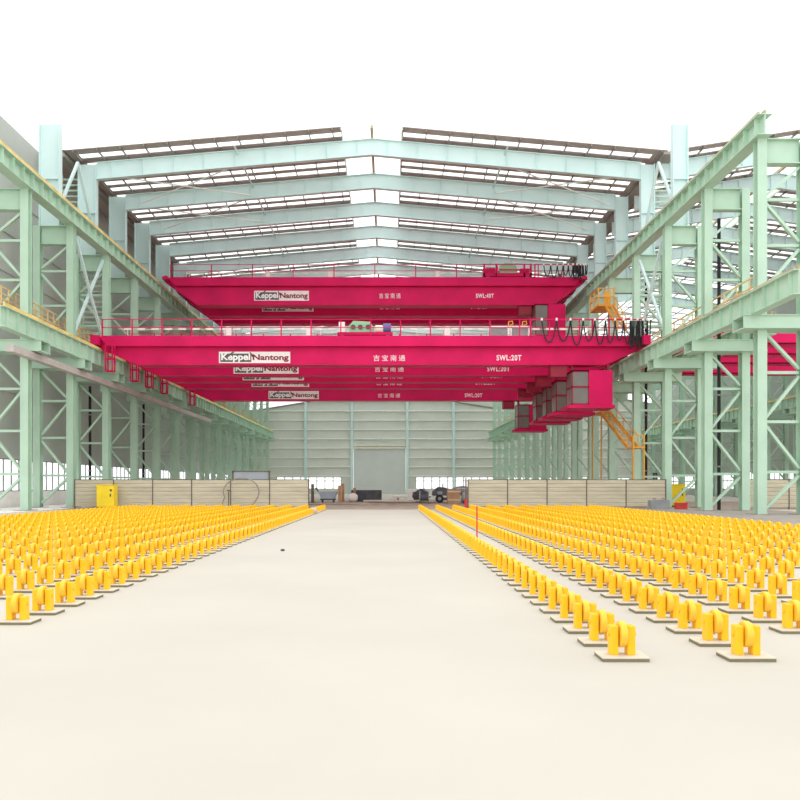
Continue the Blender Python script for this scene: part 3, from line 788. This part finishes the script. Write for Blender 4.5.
MB().box(34.75, 34.95, 99.4, 99.55, .1, 3.4).box(34.75, 34.95, 100.4, 100.55, .1, 3.4).box(34.75, 34.95, 99.4, 100.55, 3.2, 3.4).box(33.7, 34.8, 99.4, 99.55, .08, .16).box(33.7, 34.8, 100.4, 100.55, .08, .16).build('mast', 'dark', t)
obj1('floor_stone', MB().blob((-2.75, 20.0, .03), .06, .05, .03), 'dark', 'small dark stone lying alone on the bare lane', 'stone')
t = thing('cloth', 'pale cloth bundle lying between rollers near the far end of the first left row', 'cloth', (-4.6, 46.5, 0))
MB().blob((-4.55, 46.55, .2), .27, .3, .2, .1, 14, 7).build('sheet', 'cloth', t, smooth=True)

# ------------------------------------------------------------------ rollers
PITCH = .70; ROWS = 1.224
def roller_parts(mbs, x, y, n=20):
    mbs['shim'].box(x-.225, x+.225, y-.155, y+.155, 0, .03); mbs['plate'].box(x-.23, x+.23, y-.16, y+.16, .03, .045)
    for s in (-1, 1): mbs['up%d' % s].box(x+s*.083-.04, x+s*.083+.04, y-.06, y+.06, .04, .332)
    mbs['wheel'].cyl((x-.033, y, .243), (x+.033, y, .243), .128, n)
    mbs['axle'].cyl((x-.138, y, .243), (x+.138, y, .243), .022, 8)
spots = []
for side, x0, nr, yf in ((1, 2.30, 11, 7.55), (-1, -4.60, 12, 7.42)):
    for r in range(nr):
        x = x0 + side*ROWS*r
        for k in range(80):
            y = yf + k*PITCH
            if y > 55.6: break
            px = 388 + 766.3*x/y
            if not (-6 <= px <= 806): continue
            if side == -1 and r == 0 and abs(y-46.55) < .5: continue
            spots.append((y, side, r, x))
spots.sort()
near, far = spots[:298], spots[298:]
proto = thing('roller_stand', '', 'roller stand', (0, 0, 0), 'yellow roller stands')
mbs = {k: MB() for k in ('shim', 'plate', 'up-1', 'up1', 'wheel', 'axle')}
roller_parts(mbs, 0, 0, 28)
mbs['shim'].build('shim', 'shim', proto); mbs['plate'].build('base_plate', 'plate', proto, bevel=.004)
mbs['up-1'].build('upright', 'yellow', proto, bevel=.012); mbs['up1'].build('upright', 'yellow', proto, bevel=.012)
mbs['wheel'].build('wheel', 'wheel', proto, bevel=.01); mbs['axle'].build('axle', 'yellow', proto)
tab = child_table()
count = {}
for i, (y, side, r, x) in enumerate(near):
    o = proto if i == 0 else copy_tree(proto, tab)
    o.location = (x, y, 0)
    n = count[side, r] = count.get((side, r), 0) + 1
    sd = 'right' if side > 0 else 'left'
    row = f'{nth(r+1)} row {sd} of the bare lane' if r else f'row bordering the bare lane on the {sd}'
    o['label'] = f'yellow roller stand, {nth(n)} from the front, {row}'
mm = {k: MB() for k in ('plate', 'shim', 'yel')}
for y, side, r, x in far:
    roller_parts({'plate': mm['plate'], 'shim': mm['shim'], 'up-1': mm['yel'], 'up1': mm['yel'], 'wheel': mm['yel'], 'axle': mm['yel']}, x, y, 12)
so = mm['yel'].build('roller_stands_beyond', 'yellow'); so['kind'] = 'stuff'
me = so.data; base = len(me.vertices); 
# same object carries its pale base plates in a second material
allm = MB(); me2 = bpy.data.meshes.new('roller_stands_beyond'); slot = []
for k, key in enumerate(('yel', 'plate', 'shim')):
    o_ = len(allm.v); allm.v += mm[key].v; allm.f += [tuple(i+o_ for i in f) for f in mm[key].f]; slot += [k]*len(mm[key].f)
me2.from_pydata(allm.v, [], allm.f)
for key in ('yellow', 'plate', 'shim'): me2.materials.append(M[key])
me2.polygons.foreach_set('material_index', slot)
so.data = me2
tag(so, 'mass of yellow roller stands filling both fields towards the fences', 'roller stands')

# ------------------------------------------------------------------ light, camera
w = bpy.data.worlds.new('overcast'); S.world = w; w.use_nodes = True
bg = w.node_tree.nodes['Background']; bg.inputs['Color'].default_value = (.98, .99, 1.0, 1); bg.inputs['Strength'].default_value = 1.25
cd = bpy.data.cameras.new('camera'); cam = bpy.data.objects.new('camera', cd); COL.objects.link(cam)
cam.location = (0, 0, H); cam.rotation_euler = (PI/2, 0, 0)
cd.sensor_width = 36; cd.lens = 766.3*36/800; cd.shift_x = .015; cd.shift_y = .1075; cd.clip_end = 1500; cd.clip_start = .1
S.camera = cam
vs = S.view_settings; vs.view_transform = 'Standard'; vs.look = 'None'; vs.gamma = 1; vs.use_curve_mapping = False; vs.exposure = .55
S.cycles.max_bounces = 10; S.cycles.transparent_max_bounces = 16; S.cycles.diffuse_bounces = 6
